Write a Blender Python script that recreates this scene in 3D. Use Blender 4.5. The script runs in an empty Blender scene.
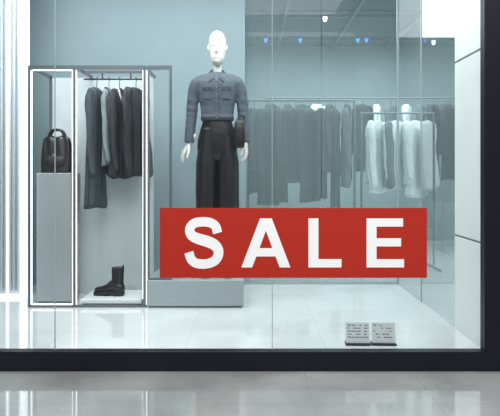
import bpy, bmesh, math, random
from mathutils import Vector, Matrix, noise
random.seed(4)
C = bpy.context.scene.collection
sc = bpy.context.scene
sc.view_settings.view_transform = 'Standard'

# ------------------------------------------------------------ materials
def lin(c):
    return tuple((v/255/12.92 if v/255 <= .04045 else ((v/255+.055)/1.055)**2.4) for v in c)
def mat(name, rgb, rough=.5, metal=0., emit=0., noise_amt=0., nscale=30., bump=0., spec=.5, coat=0., bdist=.01):
    m = bpy.data.materials.new(name); m.use_nodes = True
    nt = m.node_tree; b = nt.nodes['Principled BSDF']
    c = lin(rgb)
    b.inputs['Base Color'].default_value = (*c, 1)
    b.inputs['Roughness'].default_value = rough
    b.inputs['Metallic'].default_value = metal
    b.inputs['Specular IOR Level'].default_value = spec
    if coat:
        b.inputs['Coat Weight'].default_value = coat; b.inputs['Coat IOR'].default_value = 1.9; b.inputs['Coat Roughness'].default_value = .03
    if emit:
        b.inputs['Emission Color'].default_value = (*c, 1)
        b.inputs['Emission Strength'].default_value = emit
    if noise_amt or bump:
        tc = nt.nodes.new('ShaderNodeTexCoord'); n = nt.nodes.new('ShaderNodeTexNoise')
        n.inputs['Scale'].default_value = nscale; n.inputs['Detail'].default_value = 4
        nt.links.new(tc.outputs['Object'], n.inputs['Vector'])
        if noise_amt:
            r = nt.nodes.new('ShaderNodeValToRGB')
            r.color_ramp.elements[0].position = .3; r.color_ramp.elements[1].position = .7
            r.color_ramp.elements[0].color = (*[v*(1-noise_amt) for v in c], 1)
            r.color_ramp.elements[1].color = (*[min(1, v*(1+noise_amt)) for v in c], 1)
            nt.links.new(n.outputs['Fac'], r.inputs['Fac']); nt.links.new(r.outputs['Color'], b.inputs['Base Color'])
        if bump:
            bp = nt.nodes.new('ShaderNodeBump'); bp.inputs['Strength'].default_value = bump; bp.inputs['Distance'].default_value = bdist
            nt.links.new(n.outputs['Fac'], bp.inputs['Height']); nt.links.new(bp.outputs['Normal'], b.inputs['Normal'])
    return m
def tile_mat(name, rgb, rough, tile, groove=.006, dark=.55, ox=0., oy=0., axes='XY', mott=.06, coat=0.):
    m = mat(name, rgb, rough, noise_amt=mott, nscale=2.5, coat=coat)
    nt = m.node_tree; b = nt.nodes['Principled BSDF']
    tc = nt.nodes.new('ShaderNodeTexCoord'); sep = nt.nodes.new('ShaderNodeSeparateXYZ')
    nt.links.new(tc.outputs['Object'], sep.inputs[0])
    outs = []
    for a, o, t in ((axes[0], ox, tile[0]), (axes[1], oy, tile[1])):
        ad = nt.nodes.new('ShaderNodeMath'); ad.operation = 'ADD'; ad.inputs[1].default_value = o+100*t
        nt.links.new(sep.outputs[a], ad.inputs[0])
        md = nt.nodes.new('ShaderNodeMath'); md.operation = 'MODULO'; md.inputs[1].default_value = t
        nt.links.new(ad.outputs[0], md.inputs[0])
        lt = nt.nodes.new('ShaderNodeMath'); lt.operation = 'LESS_THAN'; lt.inputs[1].default_value = groove
        nt.links.new(md.outputs[0], lt.inputs[0]); outs.append(lt)
    mx = nt.nodes.new('ShaderNodeMath'); mx.operation = 'MAXIMUM'
    nt.links.new(outs[0].outputs[0], mx.inputs[0]); nt.links.new(outs[1].outputs[0], mx.inputs[1])
    mix = nt.nodes.new('ShaderNodeMix'); mix.data_type = 'RGBA'
    src = b.inputs['Base Color'].links[0].from_socket
    nt.links.new(mx.outputs[0], mix.inputs[0]); nt.links.new(src, mix.inputs[6])
    mix.inputs[7].default_value = (*[v*dark for v in lin(rgb)], 1)
    nt.links.new(mix.outputs[2], b.inputs['Base Color'])
    return m
def glass_mat(name, tint, haze=0., hazecol=(120,150,155), refl=1.0):
    m = bpy.data.materials.new(name); m.use_nodes = True; nt = m.node_tree
    for n in list(nt.nodes): nt.nodes.remove(n)
    out = nt.nodes.new('ShaderNodeOutputMaterial')
    tr = nt.nodes.new('ShaderNodeBsdfTransparent'); tr.inputs[0].default_value = (*tint, 1)
    gl = nt.nodes.new('ShaderNodeBsdfGlossy'); gl.inputs['Roughness'].default_value = .01
    fr = nt.nodes.new('ShaderNodeFresnel'); fr.inputs[0].default_value = 1.45
    mu = nt.nodes.new('ShaderNodeMath'); mu.operation = 'MULTIPLY'; mu.inputs[1].default_value = refl
    nt.links.new(fr.outputs[0], mu.inputs[0])
    base = tr.outputs[0]
    if haze:
        d = nt.nodes.new('ShaderNodeBsdfDiffuse'); d.inputs[0].default_value = (*lin(hazecol), 1)
        mh = nt.nodes.new('ShaderNodeMixShader'); mh.inputs[0].default_value = haze
        nt.links.new(tr.outputs[0], mh.inputs[1]); nt.links.new(d.outputs[0], mh.inputs[2]); base = mh.outputs[0]
    mx = nt.nodes.new('ShaderNodeMixShader')
    nt.links.new(mu.outputs[0], mx.inputs[0]); nt.links.new(base, mx.inputs[1]); nt.links.new(gl.outputs[0], mx.inputs[2])
    nt.links.new(mx.outputs[0], out.inputs[0])
    return m

M_floor = tile_mat('glossy_floor_tile', (222,227,227), .08, (.8,.8), .004, .8, ox=.37, oy=.25, coat=.6)
M_mall = tile_mat('mall_floor_tile', (172,175,174), .10, (.6,.6), .004, .85, ox=.3, oy=.12, mott=.22, coat=1.)
M_frame = mat('dark_navy_frame', (10,14,25), .4, noise_amt=.05, spec=.3)
M_wall = mat('teal_plaster', (131,151,157), .6, noise_amt=.03, nscale=3)
M_wallb = mat('shop_back_wall', (142,160,163), .7, noise_amt=.1, nscale=2)
M_pier = mat('pale_stone_panel', (218,222,220), .35, noise_amt=.03, nscale=5)
M_groove = mat('groove', (110,120,122), .7)
M_ceil = mat('ceiling_paint', (78,95,100), .8, noise_amt=.03)
M_glass = glass_mat('window_glass', (.955,.985,.986), refl=.9)
M_haze = glass_mat('hazy_partition_glass', (.86,.925,.93), .33, (150,172,175), .4)
M_clear = glass_mat('clear_side_glass', (.93,.96,.96), .08, (180,195,198), .6)
M_seam = mat('glass_seam', (150,165,168), .3)
M_red = mat('red_vinyl', (180,44,30), .6, noise_amt=.02, spec=.2)
M_white = mat('white_vinyl', (250,250,250), .6, spec=.2)
M_led = mat('led_strip', (244,250,252), .5, emit=1.2)
M_steel = mat('brushed_steel', (104,112,118), .35, .6, noise_amt=.08)
M_bayback = mat('bay_back_panel', (186,197,200), .5, noise_amt=.04, nscale=4)
M_ped = mat('satin_grey_pedestal', (156,163,167), .38, .35, noise_amt=.05, nscale=3)
M_plinth = mat('podium_lacquer', (146,157,161), .4, noise_amt=.03)
M_plinthw = mat('white_plinth', (215,220,221), .4, noise_amt=.02)
M_skin = mat('mannequin_white', (208,206,200), .45, noise_amt=.02)
M_denim = mat('grey_denim', (72,83,93), .8, noise_amt=.07, nscale=220, bump=.15, bdist=.002)
M_denimd = mat('grey_denim_seam', (50,60,69), .8, noise_amt=.07, nscale=220)
M_black = mat('black_cloth', (18,20,27), .6, noise_amt=.15, nscale=60, bump=.1, bdist=.003)
M_satin = mat('black_satin', (8,10,17), .40, noise_amt=.1, nscale=40)
M_blackl = mat('black_leather', (13,14,18), .38, noise_amt=.15, nscale=60, bump=.15, bdist=.002)
M_coat1 = mat('charcoal_wool', (54,64,70), .85, noise_amt=.15, nscale=60)
M_coat2 = mat('grey_teal_wool', (122,134,138), .85, noise_amt=.15, nscale=60)
M_coat3 = mat('slate_wool', (40,46,52), .85, noise_amt=.15, nscale=60)
M_btn = mat('metal_button', (150,155,158), .3, .8)
M_light = mat('pale_shirt_cloth', (215,224,225), .8, noise_amt=.1)
M_mid = mat('mid_grey_cloth', (85,98,103), .8, noise_amt=.1)
M_wire = mat('hanger_metal', (60,66,70), .3, .8)
M_blue = mat('blue_led_reflection', (90,150,250), .5, emit=1.6)  # glow standing in for blue LEDs reflected in the glass
M_dl = mat('white_downlight', (240,248,255), .5, emit=5)
M_card = mat('card_white', (235,238,238), .6)
M_ink = mat('card_ink', (60,66,72), .7)
M_reed = mat('reeded_panel', (190,200,204), .35, noise_amt=.04)

# ------------------------------------------------------------ mesh helpers
def obj(name, bm, m, parent=None, smooth=False, loc=None, rot=None):
    bmesh.ops.recalc_face_normals(bm, faces=bm.faces)
    me = bpy.data.meshes.new(name); bm.to_mesh(me); bm.free()
    if not isinstance(m, (list, tuple)): m = [m]
    for x in m: me.materials.append(x)
    if smooth:
        for p in me.polygons: p.use_smooth = True
    o = bpy.data.objects.new(name, me); C.objects.link(o)
    if parent: o.parent = parent
    if loc: o.location = loc
    if rot: o.rotation_euler = rot
    return o
def empty(name, loc=(0,0,0), rot=(0,0,0)):
    e = bpy.data.objects.new(name, None); e.empty_display_size = .1
    e.location = loc; e.rotation_euler = rot; C.objects.link(e); return e
def abox(bm, x0, x1, y0, y1, z0, z1, mi=0, bev=0):
    r = bmesh.ops.create_cube(bm, size=1)
    vs = r['verts']
    for v in vs:
        v.co = Vector((x0+(v.co.x+.5)*(x1-x0), y0+(v.co.y+.5)*(y1-y0), z0+(v.co.z+.5)*(z1-z0)))
    fs = {f for v in vs for f in v.link_faces}
    for f in fs: f.material_index = mi
    if bev:
        es = list({e for v in vs for e in v.link_edges})
        bmesh.ops.bevel(bm, geom=es, offset=bev, segments=3, affect='EDGES', profile=.5)
def box(name, x0, x1, y0, y1, z0, z1, m, parent=None, bev=0):
    bm = bmesh.new(); abox(bm, x0, x1, y0, y1, z0, z1, 0, bev)
    return obj(name, bm, m, parent)
def loft(bm, rings, mi=0, cap=True):
    vr = [[bm.verts.new(p) for p in r] for r in rings]
    n = len(vr[0])
    for a, b in zip(vr, vr[1:]):
        for i in range(n):
            f = bm.faces.new((a[i], a[(i+1) % n], b[(i+1) % n], b[i])); f.material_index = mi; f.smooth = True
    if cap:
        for r in (vr[0], vr[-1]):
            try:
                f = bm.faces.new(r); f.material_index = mi
            except ValueError: pass
def ring(cx, cy, z, rx, ry, n=36, p=2.0):
    out = []
    for i in range(n):
        a = 2*math.pi*i/n; c, s = math.cos(a), math.sin(a)
        out.append(Vector((cx+rx*math.copysign(abs(c)**(2/p), c), cy+ry*math.copysign(abs(s)**(2/p), s), z)))
    return out
def tube(bm, pts, rad, n=12, mi=0, flat=1.0, round_end=True, wr=0., ph=0.):
    pts = [Vector(p) for p in pts]
    if round_end:
        d = (pts[-1]-pts[-2]).normalized(); r = rad[-1]
        pts = pts+[pts[-1]+d*r*.6, pts[-1]+d*r*.95]; rad = list(rad)+[r*.8, r*.3]
        d = (pts[0]-pts[1]).normalized(); r = rad[0]
        pts = [pts[0]+d*r*.9, pts[0]+d*r*.6]+pts; rad = [r*.3, r*.8]+list(rad)
    rings = []; prev = None
    for i, p in enumerate(pts):
        t = (pts[min(i+1, len(pts)-1)]-pts[max(i-1, 0)]).normalized()
        if prev is None:
            ref = Vector((0,1,0)) if abs(t.y) < .9 else Vector((1,0,0))
            u = t.cross(ref).normalized()
        else:
            u = (prev-t*prev.dot(t)).normalized()
        prev = u; v = t.cross(u); rr = []
        for k in range(n):
            a = 2*math.pi*k/n
            f = 1+wr*(math.sin(3*a+ph+i*.22)+.6*math.sin(5*a-ph+i*.55)+.5*math.sin(2*a+i*1.1+ph))
            rr.append(p+u*math.cos(a)*rad[i]*f+v*math.sin(a)*rad[i]*flat*f)
        rings.append(rr)
    loft(bm, rings, mi)
def smooth_curve(pts, sub=8):
    pts = [Vector(p) for p in pts]; out = []
    P = [pts[0]*2-pts[1]]+pts+[pts[-1]*2-pts[-2]]
    for i in range(1, len(P)-2):
        a, b, c, d = P[i-1:i+3]
        for k in range(sub):
            t = k/sub
            out.append(.5*((2*b)+(c-a)*t+(2*a-5*b+4*c-d)*t*t+(3*b-3*c+d-a)*t**3))
    out.append(pts[-1]); return out
def interp(tab, z):
    if z <= tab[0][0]: return tab[0][1:]
    for a, b in zip(tab, tab[1:]):
        if z <= b[0]:
            t = (z-a[0])/(b[0]-a[0]); t = t*t*(3-2*t)*.5+t*.5
            return tuple(a[i]+(b[i]-a[i])*t for i in range(1, len(a)))
    return tab[-1][1:]
def remesh(o, vs, sm=4):
    r = o.modifiers.new('unify', 'REMESH'); r.mode = 'VOXEL'; r.voxel_size = vs; r.use_smooth_shade = True
    s = o.modifiers.new('smooth', 'SMOOTH'); s.iterations = sm; s.factor = .5
def folds(o, strength, size):
    t = bpy.data.textures.new(o.name+'_folds', 'CLOUDS'); t.noise_scale = size; t.noise_depth = 1
    d = o.modifiers.new('folds', 'DISPLACE'); d.texture = t; d.strength = strength; d.mid_level = .5

# ------------------------------------------------------------ room shell
ZC = 2.9
box('floor', -2.7, 4.6, 3.42, 9.1, -.11, 0, M_floor)
box('floor.001', -5, 6, -4, 3.42, -.2, -.11, M_mall)
box('ceiling', -2.7, 4.6, 3.42, 9.1, ZC, ZC+.1, M_ceil)
box('wall_back', -2.6, 4.5, 9.0, 9.1, 0, ZC, M_wallb)
box('wall_right', 4.5, 4.6, 3.42, 9.1, 0, ZC, M_wallb)
box('wall_left', -2.7, -2.6, 3.42, 9.1, 0, ZC, M_wall)
box('wall_display', -2.6, -.045, 5.36, 5.46, 0, ZC, M_wall)
box('wall_front', 1.47, 4.6, 3.36, 3.42, -.11, ZC+.1, M_pier)
bm = bmesh.new()
for z0, z1 in ((0, .594), (.606, 1.704), (1.716, ZC)):
    abox(bm, 1.32, 1.62, 3.43, 3.87, z0, z1, 0, .003)
abox(bm, 1.328, 1.61, 3.435, 3.862, 0, ZC, 1)
obj('wall_pier', bm, [M_pier, M_groove])

# front window: sill, post, header, glass panes with seams
w1 = empty('window_1')
box('window_sill', -3.0, 1.47, 3.355, 3.42, -.11, 0, M_frame, w1, .003)
box('window_post', 1.312, 1.468, 3.355, 3.42, 0, 3.0, M_frame, w1, .003)
box('window_header', -3.0, 1.312, 3.355, 3.42, 2.75, 3.0, M_frame, w1)
for i, (a, b) in enumerate(((-3.0, -1.103), (-1.100, .124), (.127, 1.312))):
    bm = bmesh.new(); vs = [bm.verts.new(p) for p in ((a,3.39,0),(b,3.39,0),(b,3.39,2.75),(a,3.39,2.75))]; bm.faces.new(vs)
    obj('pane_%d' % (i+1), bm, M_glass, w1)
for i, a in enumerate((-1.1015, .1255)):
    box('pane_seam_%d' % (i+1), a-.0022, a+.0022, 3.387, 3.393, 0, 2.75, M_seam, w1)

# hazy glass partitions behind and to the right
w2 = empty('window_2')
for i, (a, b) in enumerate(((-.045, .64), (.645, 1.32))):
    bm = bmesh.new(); vs = [bm.verts.new(p) for p in ((a,5.40,0),(b,5.40,0),(b,5.40,ZC),(a,5.40,ZC))]; bm.faces.new(vs)
    obj('back_pane_%d' % (i+1), bm, M_haze, w2)
box('back_rail', -.045, 1.32, 5.385, 5.415, 0, .02, M_seam, w2)
w3 = empty('window_3')
for i, (a, b) in enumerate(((3.87, 4.655), (4.665, 5.40))):
    bm = bmesh.new(); vs = [bm.verts.new(p) for p in ((1.33,a,0),(1.33,b,0),(1.33,b,ZC),(1.33,a,ZC))]; bm.faces.new(vs)
    obj('side_pane_%d' % (i+1), bm, M_haze, w3)
box('side_seam', 1.325, 1.335, 4.655, 4.665, 0, ZC, M_seam, w3)
box('corner_seam', 1.32, 1.34, 5.39, 5.41, 0, ZC, M_seam, w3)

# ------------------------------------------------------------ reeded light wall (left)
lw = empty('reeded_light_wall')
box('panel_back', -2.6, -1.84, 4.84, 4.90, 0, ZC, M_reed, lw)
bm = bmesh.new(); x = -2.58
while x < -1.86:
    tube(bm, [(x, 4.835, .05), (x, 4.835, ZC-.02)], [.014, .014], 10, round_end=False); x += .034
obj('reeds', bm, M_reed, lw, True)
box('led_edge', -1.84, -1.80, 4.80, 4.90, 0, ZC, M_led, lw)
box('led_line', -1.95, -1.94, 4.80, 4.818, .03, ZC, M_led, lw)
box('led_base', -2.6, -1.84, 4.80, 4.818, 0, .028, M_led, lw)

# ------------------------------------------------------------ display frame (two bays) + side frame on the podium
df = empty('display_frame')
xs = [-1.642, -1.306, -.784]; yf, yb, zt = 4.46, 4.96, 1.80
bm = bmesh.new()
for i, x in enumerate(xs):
    abox(bm, x-.010, x+.010, yf, yf+.022, 0, zt)
abox(bm, xs[0]-.010, xs[0]+.010, yb-.022, yb, 0, zt)
for a, b in zip(xs, xs[1:]):
    abox(bm, a+.010, b-.010, yf, yf+.022, zt-.028, zt)
    abox(bm, a+.010, b-.010, yf, yf+.022, 0, .015)
for x in xs:
    abox(bm, x-.010, x+.010, yf+.022, yb-.012, zt-.02, zt)
abox(bm, xs[1]+.010, xs[2]-.010, 4.69, 4.71, zt-.02, zt)
obj('steel_posts', bm, M_steel, df)
bm = bmesh.new()
for x, s in ((xs[0], 1), (xs[1], -1), (xs[2], 1)):
    abox(bm, x+s*.010, x+s*.018, yf+.004, yf+.018, .02, zt-.034)
abox(bm, xs[0]+.022, xs[1]-.022, yf+.004, yf+.018, zt-.038, zt-.030)
abox(bm, xs[0]+.022, xs[1]-.022, yf+.004, yf+.018, .018, .026)
abox(bm, xs[1]+.010, xs[1]+.015, yf+.004, yf+.018, .02, zt-.034)
abox(bm, xs[2]-.015, xs[2]-.010, yf+.004, yf+.018, .06, zt-.034)
obj('led_strips', bm, M_led, df)
box('back_panel', xs[0]+.011, xs[2]-.011, yb-.01, yb, .0, zt-.014, M_bayback, df)
bm = bmesh.new(); tube(bm, [(xs[1]+.005, 4.70, 1.735), (xs[2]-.005, 4.70, 1.735)], [.007,.007], 12, round_end=False)
for x in (xs[1]+.15, xs[2]-.15):
    tube(bm, [(x, 4.70, 1.735), (x, 4.70, zt-.02)], [.005,.005], 8, round_end=False)
obj('hanging_rail', bm, M_wire, df, True)
sf = empty('steel_side_frame')
bm = bmesh.new()
abox(bm, -.600, -.582, 4.46, 4.482, .206, zt); abox(bm, -.762, -.600, 4.46, 4.482, zt-.028, zt)
abox(bm, -.762, -.750, 4.46, 4.482, .206, zt-.028)
abox(bm, -.750, -.600, 4.46, 4.482, .206, .216)
obj('side_posts', bm, M_steel, sf)
bm = bmesh.new(); bm.faces.new([bm.verts.new(p) for p in ((-.75,4.471,.216),(-.6,4.471,.216),(-.6,4.471,zt-.028),(-.75,4.471,zt-.028))])
obj('side_glass', bm, M_clear, sf)

# pedestal with rounded edges and shadow-gap base
pd = empty('pedestal')
box('column', -1.612, -1.350, 4.52, 4.78, .03, 1.0, M_ped, pd, .006)
box('base', -1.60, -1.362, 4.53, 4.77, .0, .03, M_groove, pd)
pl = empty('display_plinth')
box('top_slab', -1.275, -.815, 4.50, 4.88, .02, .05, M_plinthw, pl, .004)
box('recess', -1.26, -.83, 4.515, 4.865, 0, .02, M_groove, pl)
po = empty('mannequin_podium')
box('podium_body', -.765, -.05, 4.44, 4.98, .015, .205, M_plinth, po, .004)
box('podium_recess', -.75, -.065, 4.455, 4.965, 0, .015, M_groove, po)

# ------------------------------------------------------------ handbag on pedestal
hb = empty('handbag', (-1.488, 4.63, 1.0))
bm = bmesh.new(); rs = []
for i in range(20):
    t = i/19; z = .002+.270*t
    rx = .122+.010*math.sin(t*3.1)-.030*t*t; ry = .068-.035*t
    e = 1-.4*max(0, (t-.93)/.07)
    r = ring(0, 0, z, rx*e, ry*e, 56, 2.8)
    for v in r:
        v.y += .007*math.sin(v.x*95+z*9)*t
        v.z += .022*t*t*(1-math.exp(-(v.x/.035)**2))
    rs.append(r)
rs.insert(0, ring(0, 0, 0, .105, .05, 56, 3.2))
loft(bm, rs)
obj('bag_body', bm, M_blackl, hb, True)
bm = bmesh.new()
loft(bm, [ring(0, -.026, .05, .072, .040, 40, 3), ring(0, -.026, .055, .080, .046, 40, 3), ring(0, -.026, .12, .080, .042, 40, 3), ring(0, -.024, .13, .070, .032, 40, 3)])
obj('bag_front_pocket', bm, M_black, hb, True)
bm = bmesh.new()
for y in (-.02, .02):
    tube(bm, smooth_curve([(-.06,y,.22),(-.058,y,.285),(-.03,y,.328),(.03,y,.328),(.058,y,.285),(.06,y,.22)]), [.010]*41, 10)
obj('bag_handles', bm, M_blackl, hb, True)
bm = bmesh.new(); abox(bm, -.012, .012, -.074, -.064, .125, .145, 0, .003); obj('bag_clasp', bm, M_btn, hb)

# ------------------------------------------------------------ ankle boot
bt = empty('ankle_boot', (-1.065, 4.66, .05), (0,0,math.radians(-8)))
bm = bmesh.new()
loft(bm, [ring(.036+.006*t/8, 0, .035+.185*t/8, .056-.009*math.sin(min(1,t/5)*1.57)+.003*max(0,t-5)/3, .042-.007*math.sin(t/8*3.14), 28) for t in range(9)])
prof = [(.092,.052,.024,.026),(.080,.058,.038,.036),(.05,.068,.043,.048),(.01,.074,.042,.052),(-.022,.068,.041,.044),(-.05,.055,.043,.031),(-.085,.048,.044,.023),(-.12,.045,.038,.019),(-.142,.043,.022,.013)]
loft(bm, [[Vector((x, ry*math.cos(a), zc+rz*math.sin(a))) for a in [2*math.pi*k/24 for k in range(24)]] for x, zc, ry, rz in prof])
o = obj('upper', bm, M_blackl, bt, True); remesh(o, .004, 6)
bm = bmesh.new()
def outline(s, z):
    P = [(.092,0),(.085,.03),(.05,.043),(0,.04),(-.05,.046),(-.1,.044),(-.14,.028),(-.155,0)]
    P = P+[(x,-y) for x, y in P[-2:0:-1]]
    c = smooth_curve([(x*s, y*s, z) for x, y in P+[P[0]]], 4)[:-1]
    return [Vector(p) for p in c]
loft(bm, [outline(.97,.012), outline(1,.016), outline(1,.028), outline(.97,.032)])
loft(bm, [[Vector((p.x*.33+.055, p.y*.9, z)) for p in outline(1, 0)] for z in (0, .014)])
loft(bm, [[Vector((p.x*.55-.07, p.y*.9, z)) for p in outline(1, 0)] for z in (0, .014)])
obj('sole', bm, M_black, bt, False)
bm = bmesh.new()
vs = [Vector((.058,-.041,.20)),Vector((.012,-.041,.20)),Vector((.022,-.043,.10)),Vector((.048,-.043,.10))]
bm.faces.new([bm.verts.new(v) for v in vs]); e = bmesh.ops.solidify(bm, geom=bm.faces[:], thickness=.003)
obj('elastic_panel', bm, M_coat3, bt)
bm = bmesh.new(); tube(bm, smooth_curve([(.083,0,.2),(.088,0,.228),(.079,0,.23),(.074,0,.2)], 4), [.004]*13, 8); obj('pull_tab', bm, M_black, bt, True)

# ------------------------------------------------------------ garments
def garment_mesh(bm, M, w, L, dep, seed, sl, mi=0, n=56, flare=1.15, sr=1.0):
    rnd = random.Random(seed); ph = rnd.random()*6; k1 = rnd.choice((5,6,7)); k2 = rnd.choice((11,13))
    rs = []
    for i in range(30):
        t = i/29
        if t < .12:
            q = t/.12; hw = w*(.22+.78*math.sin(q*math.pi/2)**.8); z = -.03-.10*q**1.6; dd = dep*(.45+.55*q)
        else:
            q = (t-.12)/.88; z = -.13-(L-.10)*q; hw = w*(1-.12*math.sin(q*math.pi)+(flare-1)*q); dd = dep*(1+.2*q)
        r = []
        for j in range(n):
            a = 2*math.pi*j/n
            f = 1+(.15*math.sin(k1*a+ph+t*.8)+.07*math.sin(k2*a-ph*2+t*2))*min(1, t*1.8)
            r.append(M @ Vector((hw*.86*f*math.cos(a), dd*f*math.sin(a), z+.012*math.sin(2*a+ph)*t)))
        rs.append(r)
    loft(bm, rs, mi)
    for s in (-1, 1):
        c = [(s*w*.72,0,-.080),(s*w*.93,0,-.15),(s*w*1.0,.012*s,-.30),(s*w*1.02,-.015,-.09-sl*.7),(s*w*.97,-.035,-.09-sl)]
        pts = smooth_curve(c, 7); m = len(pts)
        tube(bm, [M @ p for p in pts], [sr*(.043-.010*i/m) for i in range(m)], 24, mi, .62, wr=.09, ph=ph+s)
def hanger(bm, M, w, mi=0):
    hook = smooth_curve([(0,0,-.03),(0,0,.015),(.004,0,.028),(.018,0,.042),(.004,0,.056),(-.014,0,.045),(-.016,0,.036)], 5)
    tube(bm, [M @ Vector(p) for p in hook], [.0025]*len(hook), 6, mi)
    sh = smooth_curve([(-w*.85,0,-.105),(-w*.4,0,-.06),(0,0,-.03),(w*.4,0,-.06),(w*.85,0,-.105)], 4)
    tube(bm, [M @ Vector(p) for p in sh], [.007]*len(sh), 8, mi)
def hang(name, x, rot, w, L, dep, m, seed, sl, sr=1.0, flare=1.15, trim=None):
    e = empty(name, (x, 4.70, 1.693), (0,0,math.radians(rot)))
    I = Matrix.Identity(4)
    bm = bmesh.new(); garment_mesh(bm, I, w, L, dep, seed, sl, flare=flare, sr=sr); o = obj('cloth', bm, m, e, True)
    bm = bmesh.new(); hanger(bm, I, w); obj('hanger', bm, M_wire, e, True)
    bm = bmesh.new()
    c = smooth_curve([(-.04,-dep*.75,-.13),(-.05,-.01,-.05),(0,.025,-.03),(.05,-.01,-.05),(.04,-dep*.75,-.13)], 5)
    tube(bm, c, [.013]*len(c), 10, 0, .8)
    c2 = [(0,-dep*1.0,-.14),(0,-dep*1.15,-.3),(0,-dep*1.12,-L*.92)]
    tube(bm, smooth_curve(c2, 6), [.006]*13, 8)
    obj('collar', bm, trim or M_black, e, True)
    return e
hang('long_coat', -1.200, 80, .155, .93, .036, M_coat1, 1, .60, .95, flare=1.3)
hang('wool_jacket', -1.105, 84, .12, .60, .030, M_coat2, 2, .50, .85, flare=1.0)
hang('wool_jacket.001', -1.022, 79, .14, .70, .036, M_coat3, 3, .56, .9, trim=M_light)
hang('blazer', -.893, 70, .155, .68, .048, M_black, 5, .60, 1.2, flare=1.05, trim=M_coat1)

def rack(name, x0, x1, y, ztop, cols, n, seed, Lr):  # stands in for clothing mirrored in the glass, set behind it
    e = empty(name); rnd = random.Random(seed)
    bm = bmesh.new()
    tube(bm, [(x0-.08, y, ztop+.048), (x1+.08, y, ztop+.048)], [.01,.01], 10)
    for x in (x0-.08, x1+.08):
        tube(bm, [(x, y, .02), (x, y, ztop+.048)], [.012,.012], 10); tube(bm, [(x, y-.22, .015), (x, y+.22, .015)], [.013,.013], 10)
    obj('rail', bm, M_steel, e, True)
    bm = bmesh.new()
    for i in range(n):
        x = x0+(x1-x0)*i/(n-1)+rnd.uniform(-.02,.02)
        M = Matrix.Translation((x, y, ztop)) @ Matrix.Rotation(math.radians(rnd.uniform(35, 82)), 4, 'Z')
        w = rnd.uniform(.16, .21)
        garment_mesh(bm, M, w, rnd.uniform(*Lr), .04, i+seed*20, rnd.uniform(.5, .62), rnd.choice(cols), 28)
        hanger(bm, M, w, 3)
    obj('hanging_clothes', bm, [M_black, M_coat3, M_mid, M_wire, M_light], e, True)
rack('reflected_clothes_rack', .06, 1.0, 6.2, 1.70, [0,0,1,1,2], 8, 1, (.75,1.25))
rack('reflected_clothes_rack', 1.25, 1.85, 6.3, 1.58, [4,4,4,4,2], 7, 2, (.65,.8))
rack('reflected_clothes_rack', .3, 2.9, 7.6, 1.9, [0,1,2,1,4], 15, 3, (.8,1.0))

# ------------------------------------------------------------ mannequin
mq = empty('mannequin', (-.254, 4.66, 0))
FZ = .205
bm = bmesh.new(); NZ, NA = 56, 64
z0, z1 = 1.835, 2.105
tab = [(0,.018,.058,.0),(.04,.035,.070,.02),(.10,.046,.078,.045),(.2,.055,.082,.06),(.35,.061,.083,.075),(.5,.065,.083,.090),(.65,.067,.082,.098),(.78,.063,.074,.095),(.88,.051,.058,.078),(.95,.035,.038,.055),(.99,.015,.016,.024),(1.0,.004,.004,.006)]
rs = []
for i in range(NZ):
    t = i/(NZ-1); t = .5-.5*math.cos(math.pi*t) if t > .5 else t
    hw, fr_, bk = interp(tab, t); r = []
    for j in range(NA):
        a = 2*math.pi*j/NA; c, s = math.cos(a), math.sin(a)
        x = hw*c; y = (fr_*s if s < 0 else bk*s)
        if s < 0:
            g = lambda cx, cz, sx, sz: math.exp(-((x-cx)/sx)**2-((t-cz)/sz)**2)
            y -= .022*g(0,.345,.010,.035)+.013*g(0,.42,.008,.07)+.004*g(0,.5,.02,.05)
            y += .011*(g(.027,.475,.016,.045)+g(-.027,.475,.016,.045))
            y -= .005*(g(.027,.465,.010,.020)+g(-.027,.465,.010,.020))
            y -= .008*g(0,.225,.018,.018)+.007*g(0,.175,.015,.016)
            y += .005*g(0,.20,.018,.008)
            y -= .006*g(0,.06,.018,.05)
        r.append(Vector((x, y, z0+(z1-z0)*t)))
    rs.append(r)
loft(bm, rs)
for s in (-1, 1):
    tube(bm, [(s*.065,.012,1.955),(s*.071,.018,1.975),(s*.070,.020,1.992)], [.007,.011,.007], 10, 0, .8)
loft(bm, [ring(0,.02+.012*math.sin(t), 1.73+.15*t, .039-.005*math.sin(t*3.1)+.03*max(0,.25-t)*2, .044-.006*math.sin(t*3.1), 32) for t in [k/10 for k in range(11)]])
loft(bm, [ring(0,0.01,1.71,.08,.065), ring(0,.01,1.75,.052,.052), ring(0,.012,1.77,.04,.042)])
o = obj('head', bm, M_skin, mq, True); remesh(o, .003, 1)

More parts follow.
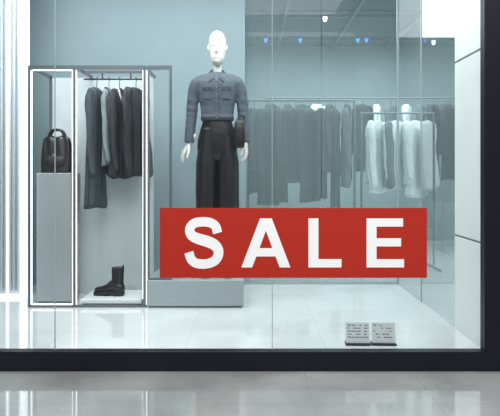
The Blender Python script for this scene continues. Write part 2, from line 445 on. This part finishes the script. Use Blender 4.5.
def hand(name, wr, d, side, nrm, k=1.0, curl=.25):
    wr = Vector(wr); d = Vector(d).normalized(); n = Vector(nrm).normalized(); s = Vector(side); s = (s-d*s.dot(d)).normalized(); n = d.cross(s)*(1 if d.cross(s).dot(n) > 0 else -1)
    bm = bmesh.new()
    tube(bm, [wr-d*.07, wr-d*.02, wr+d*.02], [.024,.020,.019], 14, 0, .85)
    offs = [.026,.009,-.009,-.026]; pl_ = [.084,.088,.084,.077]; fl = [.068,.076,.070,.054]
    for o_, p_, f_ in zip(offs, pl_, fl):
        kn = wr+d*p_*k+s*o_*k
        tube(bm, [wr+s*o_*.45+d*.005, (wr+kn)/2+s*o_*.12, kn], [.014,.0135,.011], 12)
        fd = (d+s*o_*5).normalized()
        a = curl; p = kn; pts = [kn-fd*.01, kn]
        for seg in (.45,.32,.23):
            dd = (fd*math.cos(a)+n*math.sin(a)); p = p+dd*f_*seg*k; pts.append(p); a += curl*1.1
        tube(bm, pts, [.0092,.009,.0082,.0074,.006], 12)
    b = wr+d*.018+s*.014
    tube(bm, [b, b+(d*.55+s*.75+n*.2)*.035, b+(d*.8+s*.75+n*.3)*.058, b+(d*.95+s*.6+n*.3)*.088], [.014,.0125,.010,.0078], 12)
    o = obj(name, bm, M_skin, mq, True); remesh(o, .0028, 2)
hand('hand_right', (-.218,-.015,1.225), (-.50,-.12,-.83), (.4,-.9,0), (1,0,0))
hand('hand_left', (.218,-.02,1.235), (.10,-.15,-1), (-.2,-1,0), (-1,0,0), 1.0, .3)

# shirt-jacket
JT = [(1.405,.126,.100),(1.425,.131,.104),(1.45,.125,.096),(1.50,.130,.098),(1.58,.146,.106),(1.66,.158,.110),(1.70,.158,.104),(1.735,.140,.085),(1.760,.098,.070),(1.778,.064,.058)]
def jfront(x, z, off=.0):
    rx, ry = interp(JT, z); q = min(.98, abs(x)/rx)
    return -ry*(1-q**2.3)**(1/2.3)-off+.005
bm = bmesh.new()
rs = []
for i in range(45):
    z = 1.405+.373*i/44; r = ring(0,.005,z,*interp(JT,z),64,2.3); q = (z-1.405)/.2
    for j, v in enumerate(r):
        a = 2*math.pi*j/64
        if 0 < q < 1:
            f = 1+.012*math.sin(9*a+1+q*1.5)*math.sin(q*math.pi)*(1-q*.5); v.x *= f; v.y *= f
    rs.append(r)
loft(bm, rs)
for s in (-1, 1):
    pts = smooth_curve([(s*.06,.005,1.742),(s*.125,.002,1.722),(s*.163,0,1.690),(s*.184,.005,1.62),(s*.196,.012,1.50),(s*.203,.008,1.42),(s*.211,-.005,1.32),(s*.217,-.015,1.245)], 8)
    n = len(pts); rad = [.030+.018*min(1, i/14)-.011*max(0,(i-18)/(n-18)) + .0016*math.sin(i*1.4)*(24 < i < 48) for i in range(n)]
    tube(bm, pts, rad, 24, 0, .95, round_end=False, wr=.02, ph=s)
    tube(bm, [(s*.2155,-.011,1.280),(s*.2165,-.015,1.236)], [.0385,.0375], 24, 0, .95, round_end=False)
o = obj('jacket', bm, M_denim, mq, True); remesh(o, .004, 8); folds(o, .005, .05)
def patch(bm, pts2, thick=.005, off=.004, mi=0, sub=6):
    (a, b, c, d) = [Vector((p[0], 0, p[1])) for p in pts2]
    g = []
    for i in range(sub+1):
        u = i/sub; row = []
        for j in range(sub+1):
            v = j/sub; p = (a*(1-u)+b*u)*(1-v)+(d*(1-u)+c*u)*v
            p.y = jfront(p.x, p.z, off); row.append(p)
        g.append(row)
    V = [[[bm.verts.new(p+Vector((0,-h,0))) for p in r] for r in g] for h in (0, thick)]
    for k in range(2):
        for i in range(sub):
            for j in range(sub):
                f = bm.faces.new((V[k][i][j],V[k][i+1][j],V[k][i+1][j+1],V[k][i][j+1])); f.material_index = mi
    edge = [(i,0) for i in range(sub)]+[(sub,j) for j in range(sub)]+[(i,sub) for i in range(sub,0,-1)]+[(0,j) for j in range(sub,0,-1)]
    for (p, q) in zip(edge, edge[1:]+edge[:1]):
        f = bm.faces.new((V[0][p[0]][p[1]],V[0][q[0]][q[1]],V[1][q[0]][q[1]],V[1][p[0]][p[1]])); f.material_index = mi
bm = bmesh.new()
patch(bm, [(-.014,1.41),(.014,1.41),(.014,1.735),(-.014,1.735)], .005, .002, 0, 12)
patch(bm, [(.0145,1.41),(.018,1.41),(.018,1.735),(.0145,1.735)], .003, .002, 1, 12)
for s in (-1, 1):
    a, b = sorted((s*.042, s*.104))
    patch(bm, [(a,1.565),(b,1.565),(b,1.635),(a,1.635)], .005, .002)
    patch(bm, [(a-.002,1.630),(b+.002,1.630),(b+.002,1.652),(a-.002,1.652)], .006, .004, 1)
patch(bm, [(-.118,1.408),(.118,1.408),(.120,1.430),(-.120,1.430)], .005, .001, 1, 12)
obj('jacket_details', bm, [M_denim, M_denimd], mq)
bm = bmesh.new()
for s in (-1, 1):
    P = [Vector((s*.006,-.090,1.722)), Vector((s*.055,-.104,1.692)), Vector((s*.066,-.035,1.768)), Vector((s*.042,-.030,1.797))]
    bm.faces.new([bm.verts.new(p) for p in P])
    P2 = [Vector((s*.066,-.035,1.768)), Vector((s*.056,.05,1.775)), Vector((s*.040,.045,1.808)), Vector((s*.042,-.030,1.797))]
    bm.faces.new([bm.verts.new(p) for p in P2])
P3 = [Vector((-.056,.05,1.775)),Vector((0,.078,1.775)),Vector((.056,.05,1.775)),Vector((.040,.045,1.808)),Vector((0,.066,1.812)),Vector((-.040,.045,1.808))]
bm.faces.new([bm.verts.new(p) for p in P3])
bmesh.ops.remove_doubles(bm, verts=bm.verts, dist=.0005)
o = obj('jacket_collar', bm, M_denimd, mq)
m_ = o.modifiers.new('thick', 'SOLIDIFY'); m_.thickness = .008; m_.offset = 0
m_ = o.modifiers.new('bev', 'BEVEL'); m_.width = .002
bm = bmesh.new()
for x, z in [(0,1.70),(0,1.65),(0,1.595),(0,1.54),(0,1.485),(0,1.422),(-.073,1.638),(.073,1.638)]:
    y = jfront(x, z, .010)
    bmesh.ops.create_cone(bm, cap_ends=True, segments=16, radius1=.005, radius2=.004, depth=.006, matrix=Matrix.Translation((x, y-.001, z)) @ Matrix.Rotation(math.pi/2, 4, 'X'))
obj('jacket_buttons', bm, M_btn, mq)

# trousers: one continuous lofted pelvis that splits into two straight wide legs
bm = bmesh.new()
loft(bm, [ring(0,.006,z,rx,ry,48,2.3) for z,rx,ry in ((1.435,.110,.080),(1.40,.116,.084),(1.36,.126,.088),(1.30,.142,.091),(1.25,.152,.090),(1.20,.157,.086),(1.15,.15,.078),(1.10,.13,.055))])
for s in (-1, 1):
    rs = []
    for i in range(45):
        t = i/44; z = 1.34-(1.34-FZ-.045)*t; q = min(1, t*4)
        cx = s*(.066+.016*q+.003*t); rx = .064+.017*q+.001*t; ry = .082+.008*q-.004*t
        r = ring(cx, .006+.004*s, z, rx, ry, 64)
        for j, v in enumerate(r):
            a = 2*math.pi*j/64; f = 1+.05*math.sin(5*a+s+t)*q+.03*math.sin(8*a+s*2)*t
            v.x = cx+(v.x-cx)*f; v.y = v.y*f
        rs.append(r)
    loft(bm, rs)
o = obj('trousers', bm, M_satin, mq, True); remesh(o, .005, 8); folds(o, .006, .09)
for s, nm in ((-1,'shoe_right'),(1,'shoe_left')):
    bm = bmesh.new()
    loft(bm, [[Vector((s*.085+rx*math.cos(a), y, FZ+.002+max(-zc+.001, rz*math.sin(a))+zc)) for a in [2*math.pi*k/20 for k in range(20)]] for y, zc, rx, rz in [(.075,.03,.02,.02),(.06,.035,.032,.033),(0,.035,.036,.034),(-.06,.028,.042,.027),(-.11,.022,.04,.02),(-.14,.018,.024,.014),(-.15,.016,.01,.008)]])
    obj(nm, bm, M_blackl, mq, True)
# slim black pouch hanging at the left forearm
bm = bmesh.new(); cx = .172
loft(bm, [ring(cx,-.100,z,rx,ry,36,2.4) for z,rx,ry in ((1.19,.030,.014),(1.20,.040,.020),(1.26,.045,.024),(1.33,.042,.022),(1.385,.034,.016),(1.40,.024,.010))])
c = smooth_curve([(cx-.022,-.100,1.385),(cx-.01,-.09,1.42),(cx+.025,-.050,1.44),(cx+.045,-.04,1.42),(cx+.028,-.095,1.385)], 6)
tube(bm, c, [.0045]*len(c), 10)
obj('wrist_pouch', bm, M_satin, mq, True)

# ------------------------------------------------------------ SALE sign (vinyl on the glass)
sg = empty('sale_sign', (.245, 3.3885, .6055))
K = .00565
box('red_panel', -.754, .754, -.003, 0, -.1975, .1975, M_red, sg)
def poly(bm, pts, ox, oy):
    vs0 = [bm.verts.new(((x+ox)*K, -.0032, (y+oy)*K)) for x, y in pts]
    bm.faces.new(vs0)
bm = bmesh.new(); OY = -24.5
cl = smooth_curve([Vector(p+(0,)) for p in [(34.6,34.4),(32.6,41),(27.4,44.6),(19.5,45.6),(11.5,44.4),(7,40.6),(6.2,36),(8.6,31.6),(15,28.6),(24,26.0),(31,22.8),(35,18),(35.2,12),(31.8,6.9),(26,4.2),(19.5,3.4),(12,4.6),(7.4,8.6),(5.2,15.2)]], 6)
L_, R_ = [], []
for i, p in enumerate(cl):
    t = (cl[min(i+1, len(cl)-1)]-cl[max(i-1, 0)]).normalized(); nn = Vector((-t.y, t.x, 0)); h = 4.7+.9*math.exp(-((i/len(cl)-.5)/.13)**2)
    L_.append(p+nn*h); R_.append(p-nn*h)
SX = 184-293.5
lv = [bm.verts.new(((p.x*.975+SX)*K, -.0032, (p.y+OY)*K)) for p in L_]; rv = [bm.verts.new(((p.x*.975+SX)*K, -.0032, (p.y+OY)*K)) for p in R_]
for i in range(len(lv)-1): bm.faces.new((lv[i], lv[i+1], rv[i+1], rv[i]))
AX = 241.5-293.5
mir = lambda P: [(49-x, y) for x, y in P]
q1 = [(0,0),(10.7,0),(14.9,11),(4.18,11)]; q3 = [(7.33,19.3),(18.03,19.3),(24.5,36.8),(24.5,49),(18.6,49)]
for P in (q1, mir(q1), [(4.18,11),(44.82,11),(41.67,19.3),(7.33,19.3)], q3, mir(q3)): poly(bm, P, AX, OY)
LX = 308.5-293.5
poly(bm, [(0,0),(33,0),(33,8.4),(10,8.4),(10,49),(0,49)], LX, OY)
EX = 366.5-293.5
for P in ([(0,0),(10,0),(10,49),(0,49)],[(10,0),(37.5,0),(37.5,8.3),(10,8.3)],[(10,21),(34.5,21),(34.5,29.2),(10,29.2)],[(10,40.8),(36.5,40.8),(36.5,49),(10,49)]): poly(bm, P, EX, OY)
obj('letters', bm, M_white, sg)

# ------------------------------------------------------------ small information cards on the floor
for cx, nm in ((.628,'information_card'),(.778,'information_card')):
    e = empty(nm, (cx, 3.50, 0), (0,0,math.radians(-3)))
    box('stand', -.072, .072, -.03, .03, 0, .012, M_blackl, e, .002)
    o = box('card', -.068, .068, -.0015, .0015, 0, .115, M_card, e); o.location = (0,-.012,.012); o.rotation_euler = (math.radians(-12),0,0)
    bm = bmesh.new(); rnd = random.Random(int(cx*100))
    for r in range(5):
        z = .098-r*.017; x = -.058
        while x < .045:
            w = rnd.uniform(.008,.022)
            if rnd.random() < .6: abox(bm, x, min(.058, x+w), -.0026, -.0016, z, z+.0045)
            x += w+.004
    o2 = obj('print_lines', bm, M_ink, o)

# ------------------------------------------------------------ ceiling fixtures and added area lights
e = empty('ceiling_spotlights')
for i, (x, y, m) in enumerate([(.22,8.35,M_blue),(.70,8.35,M_blue),(1.50,8.35,M_blue),(1.62,8.35,M_blue),(.9,7.2,M_dl),(2.6,8.5,M_dl),(2.2,7.0,M_dl),(3.3,8.4,M_dl)]):  # blue entries are LED reflections built as glowing spots
    bm = bmesh.new(); bmesh.ops.create_cone(bm, cap_ends=True, segments=20, radius1=.018, radius2=.028, depth=.05, matrix=Matrix.Translation((x, y, ZC-.055)))
    obj('spot_%d' % (i+1), bm, m, e)
bm = bmesh.new()
for y in (7.0, 7.2, 8.35, 8.45): abox(bm, .1, 3.6, y-.015, y+.015, ZC-.03, ZC-.001)
for x in (.4, 1.2, 2.0): abox(bm, x, x+.03, 6.0, 8.9, ZC-.06, ZC-.03)
obj('lighting_track', bm, M_steel, e)
def area(name, loc, size, power, col=(.96,.99,1), rot=(0,0,0)):
    l = bpy.data.lights.new(name, 'AREA'); l.shape = 'RECTANGLE'; l.size, l.size_y = size; l.energy = power; l.color = col
    o = bpy.data.objects.new(name, l); o.location = loc; o.rotation_euler = rot; C.objects.link(o); return o
area('display_fill_light', (-.5, 4.25, ZC-.03), (3.0, 1.1), 84)  # added area light, no panel modelled; the closed interior needs it
area('shop_fill_light', (1.4, 7.0, ZC-.07), (3.5, 2.2), 150)  # added to light the enclosed shop behind, no panel there
area('side_fill_light', (2.6, 5.0, ZC-.03), (1.5, 1.5), 55)  # added area light over the right side, no fixture modelled
area('mall_fill_light', (.3, .2, 4.2), (5, 2), 205, (1,.99,.98), (math.radians(38),0,0))  # added unseen light, aimed at the window to brighten the sale lettering
def spot(name, loc, tgt, power, ang, col=(.97,.99,1)):
    l = bpy.data.lights.new(name, 'SPOT'); l.energy = power; l.spot_size = math.radians(ang); l.spot_blend = .8; l.shadow_soft_size = .12; l.color = col
    o = bpy.data.objects.new(name, l); o.location = loc; o.rotation_euler = (Vector(tgt)-Vector(loc)).to_track_quat('-Z','Y').to_euler(); C.objects.link(o)
spot('mannequin_spot', (.1, 3.6, 2.8), (-.25, 4.66, 1.75), 34, 34)
spot('rail_spot', (-1.2, 3.7, 2.8), (-1.15, 4.7, .9), 60, 55)

w = bpy.data.worlds.new('World'); sc.world = w; w.use_nodes = True
bg = w.node_tree.nodes['Background']; bg.inputs[0].default_value = (.88,.91,.92,1); bg.inputs[1].default_value = .5

cam = bpy.data.cameras.new('Camera'); co = bpy.data.objects.new('Camera', cam); C.objects.link(co)
co.location = (0,0,1.0); co.rotation_euler = (math.pi/2,0,0)
cam.sensor_width = 36
cam.lens = 43.2; cam.shift_y = -.07
sc.camera = co
